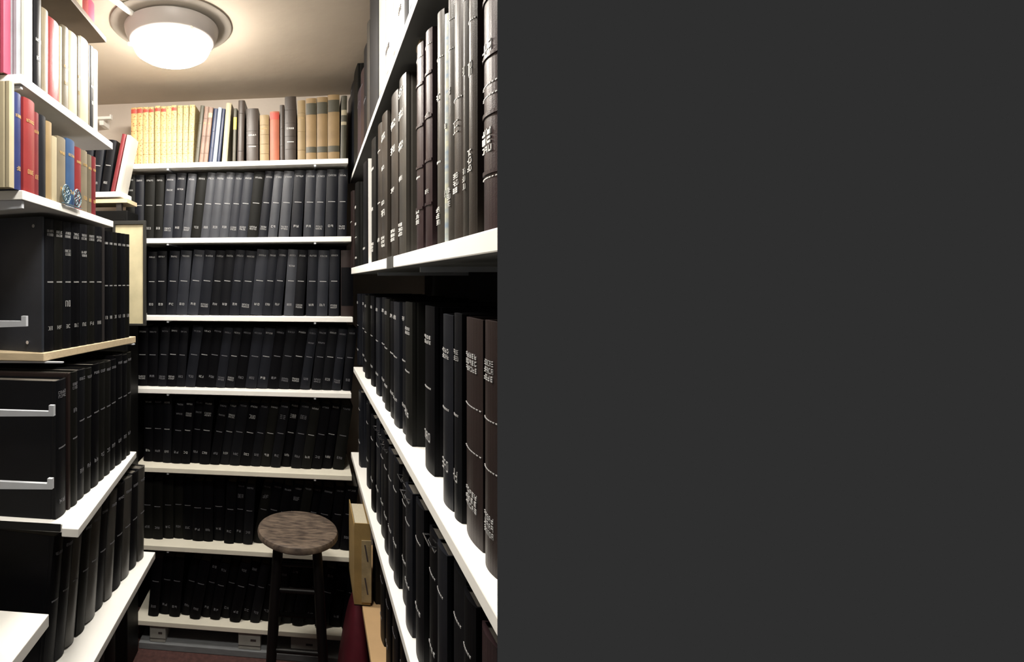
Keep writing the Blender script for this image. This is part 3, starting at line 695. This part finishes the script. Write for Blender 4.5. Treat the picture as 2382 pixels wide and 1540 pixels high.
# framed cream notice
x0, zt = P(262, 514, 1.876); x1, zb = P(339, 758, 1.876)
t = empty('framed_board', ((x0+x1)/2, 1.8855, zb), 'cream board in a black frame beside the back bookcase', 'framed board')
w = (x1-x0)/2; hh = zt-zb
bm = bmesh.new()
for a, b_, c, d in ((-w, w, 0, .008), (-w, w, hh-.014, hh), (-w, -w+.010, .008, hh-.014), (w-.010, w, .008, hh-.014)): box(bm, a, b_, -.012, .002, c, d)
obj('frame', bm, mat('black_frame', (0.02, 0.02, 0.018), 0.5), t, bevel=0.001)
bm = bmesh.new(); box(bm, -w+.010, w-.010, -.006, .0, .008, hh-.014); o = obj('board', bm, mat('aged_cream_board', (0.56, 0.50, 0.32), 0.8, noise=0.25, nscale=14), t); o['label'] = 'aged cream board'
# small white bracket on the back wall
bw = empty('wall_bracket', (0, 0, 0), 'small white bracket high on the wall left of the cream books', 'wall bracket')
xa, za = P(229, 279, YB-0.08); xb, zb_ = P(260, 268, YB-0.08)
bm = bmesh.new(); box(bm, xa, xb, YB-0.09, YB-0.07, za, za+0.012); box(bm, xb-0.006, xb, YB-0.09, YB-0.07, za+0.012, za+0.02); obj('arm', bm, WHITE, bw)
bm = bmesh.new(); box(bm, xa, xa+0.02, YB-0.07, YB, za-0.02, za+0.012); obj('stem', bm, WHITE, bw)

# ------------------------------------------------------------------ stool
st = empty('stool', (-0.034, 1.815, 0), 'round wooden stool with worn seat and dark legs in the aisle', 'stool')
seatz = EYE-0.862
sw = mat('worn_seat_wood', (0.19, 0.145, 0.11), 0.42, col2=(0.055, 0.042, 0.036), nscale=26, stretch=(1, 3.5, 1), bump=0.3, bscale=80)
bm = bmesh.new(); lathe(bm, [(0.10, seatz-0.032), (0.128, seatz-0.030), (0.139, seatz-0.022), (0.1405, seatz-0.012), (0.137, seatz-0.003), (0.130, seatz), (0.10, seatz-0.0015), (0.05, seatz-0.004), (0.012, seatz-0.005)])
obj('seat', bm, sw, st, smooth=True)
lm_ = mat('black_painted_wood', (0.006, 0.005, 0.005), 0.45, spec=0.25, noise=0.3)
ang = [math.radians(a) for a in (228, 312, 48, 132)]; zt = seatz-0.032
def leg(a, z): R = 0.098+0.050*(zt-z)/zt; return (R*math.cos(a), R*math.sin(a), z)
for a in ang:
    bm = bmesh.new(); pts = [(zt, .0155), (zt*.7, .0175), (zt*.35, .0165), (0.0, .0125)]
    for (za_, ra), (zb2, rb) in zip(pts, pts[1:]): tube(bm, leg(a, za_), leg(a, zb2), ra, rb)
    obj('leg', bm, lm_, st, smooth=True)
for i in range(4):
    for z in ((0.26, 0.455) if i % 2 == 0 else (0.22, 0.41)):
        bm = bmesh.new(); tube(bm, leg(ang[i], z), leg(ang[(i+1) % 4], z), 0.0085, n=10); obj('stretcher', bm, lm_, st, smooth=True)

# ------------------------------------------------------------------ ceiling lamps
glass = bpy.data.materials.new('lit_opal_glass'); glass.use_nodes = True
e = glass.node_tree.nodes.new('ShaderNodeEmission'); e.inputs['Color'].default_value = (1, 0.94, 0.85, 1); e.inputs['Strength'].default_value = 105
glass.node_tree.links.new(e.outputs[0], glass.node_tree.nodes['Material Output'].inputs['Surface'])
pan = mat('lamp_pan_enamel', (0.38, 0.35, 0.33), 0.4); ring_shade = mat('lamp_shadow_plaster', (0.30, 0.265, 0.225), 0.9, noise=0.08, nscale=10, bump=0.3, bscale=40)
def lamp(x, y, label):
    t = empty('ceiling_lamp', (x, y, CEIL), label, 'ceiling lamp', 'round ceiling lamps')
    bm = bmesh.new(); lathe(bm, [(0.05, -0.0008), (0.190, -0.0008), (0.192, -0.004), (0.186, -0.007), (0.05, -0.007)]); obj('shadow_disc', bm, ring_shade, t, smooth=True)  # disc darker than the ceiling: the pan's shadow ring put into its colour
    bm = bmesh.new(); lathe(bm, [(0.06, -0.0075), (0.142, -0.0075), (0.150, -0.013), (0.148, -0.024), (0.136, -0.052), (0.128, -0.058), (0.06, -0.0585)]); obj('pan', bm, pan, t, smooth=True)
    bm = bmesh.new(); lathe(bm, [(0.05, -0.059), (0.118, -0.059), (0.122, -0.064), (0.122, -0.072), (0.114, -0.086), (0.094, -0.098), (0.06, -0.105), (0.01, -0.107)]); obj('diffuser', bm, glass, t, smooth=True)
    for a in (70, 190, 310):
        a = rad(a); bm = bmesh.new(); tube(bm, (0.120*math.cos(a), 0.120*math.sin(a), -0.062), (0.138*math.cos(a), 0.138*math.sin(a), -0.058), 0.006, n=10); obj('clip', bm, WHITE, t, smooth=True)
    return t
lamp(-0.4325, 1.621, 'round glowing ceiling lamp above the aisle before the back bookcase')
lamp(-0.20, 0.80, 'second round ceiling lamp, nearer the camera above the aisle')
bm = bmesh.new(); cxp = [(-0.585, 1.34), (-0.545, 1.45), (-0.525, 1.51)]
path(bm, [(x, y, CEIL-0.010) for x, y in cxp], 0.009, 12)
tag(obj('cable_conduit', bm, WHITE, smooth=True), 'short white cable conduit on the ceiling running to the lamp', 'conduit')

# ------------------------------------------------------------------ world, camera, view
W = bpy.data.worlds.new('world'); bpy.context.scene.world = W; W.use_nodes = True
bgn = W.node_tree.nodes['Background']; EXPO = 0.25; v = 0.0273/0.5/2**EXPO
bgn.inputs['Color'].default_value = (1, 1, 1, 1); bgn.inputs['Strength'].default_value = v
cam = bpy.data.cameras.new('camera'); co = bpy.data.objects.new('camera', cam); C.objects.link(co)
co.location = (0, 0, EYE); co.rotation_euler = (math.radians(90), 0, PHI)
cam.sensor_fit = 'HORIZONTAL'; cam.sensor_width = 36; cam.lens = 36*F/2382; cam.clip_start = 0.02
cam.shift_x = (1191-CX)/2382; cam.shift_y = (CY-770)/2382
sc = bpy.context.scene; sc.camera = co
sc.view_settings.view_transform = 'Standard'; sc.view_settings.look = 'None'; sc.view_settings.gamma = 1
sc.view_settings.use_curve_mapping = False; sc.view_settings.exposure = EXPO
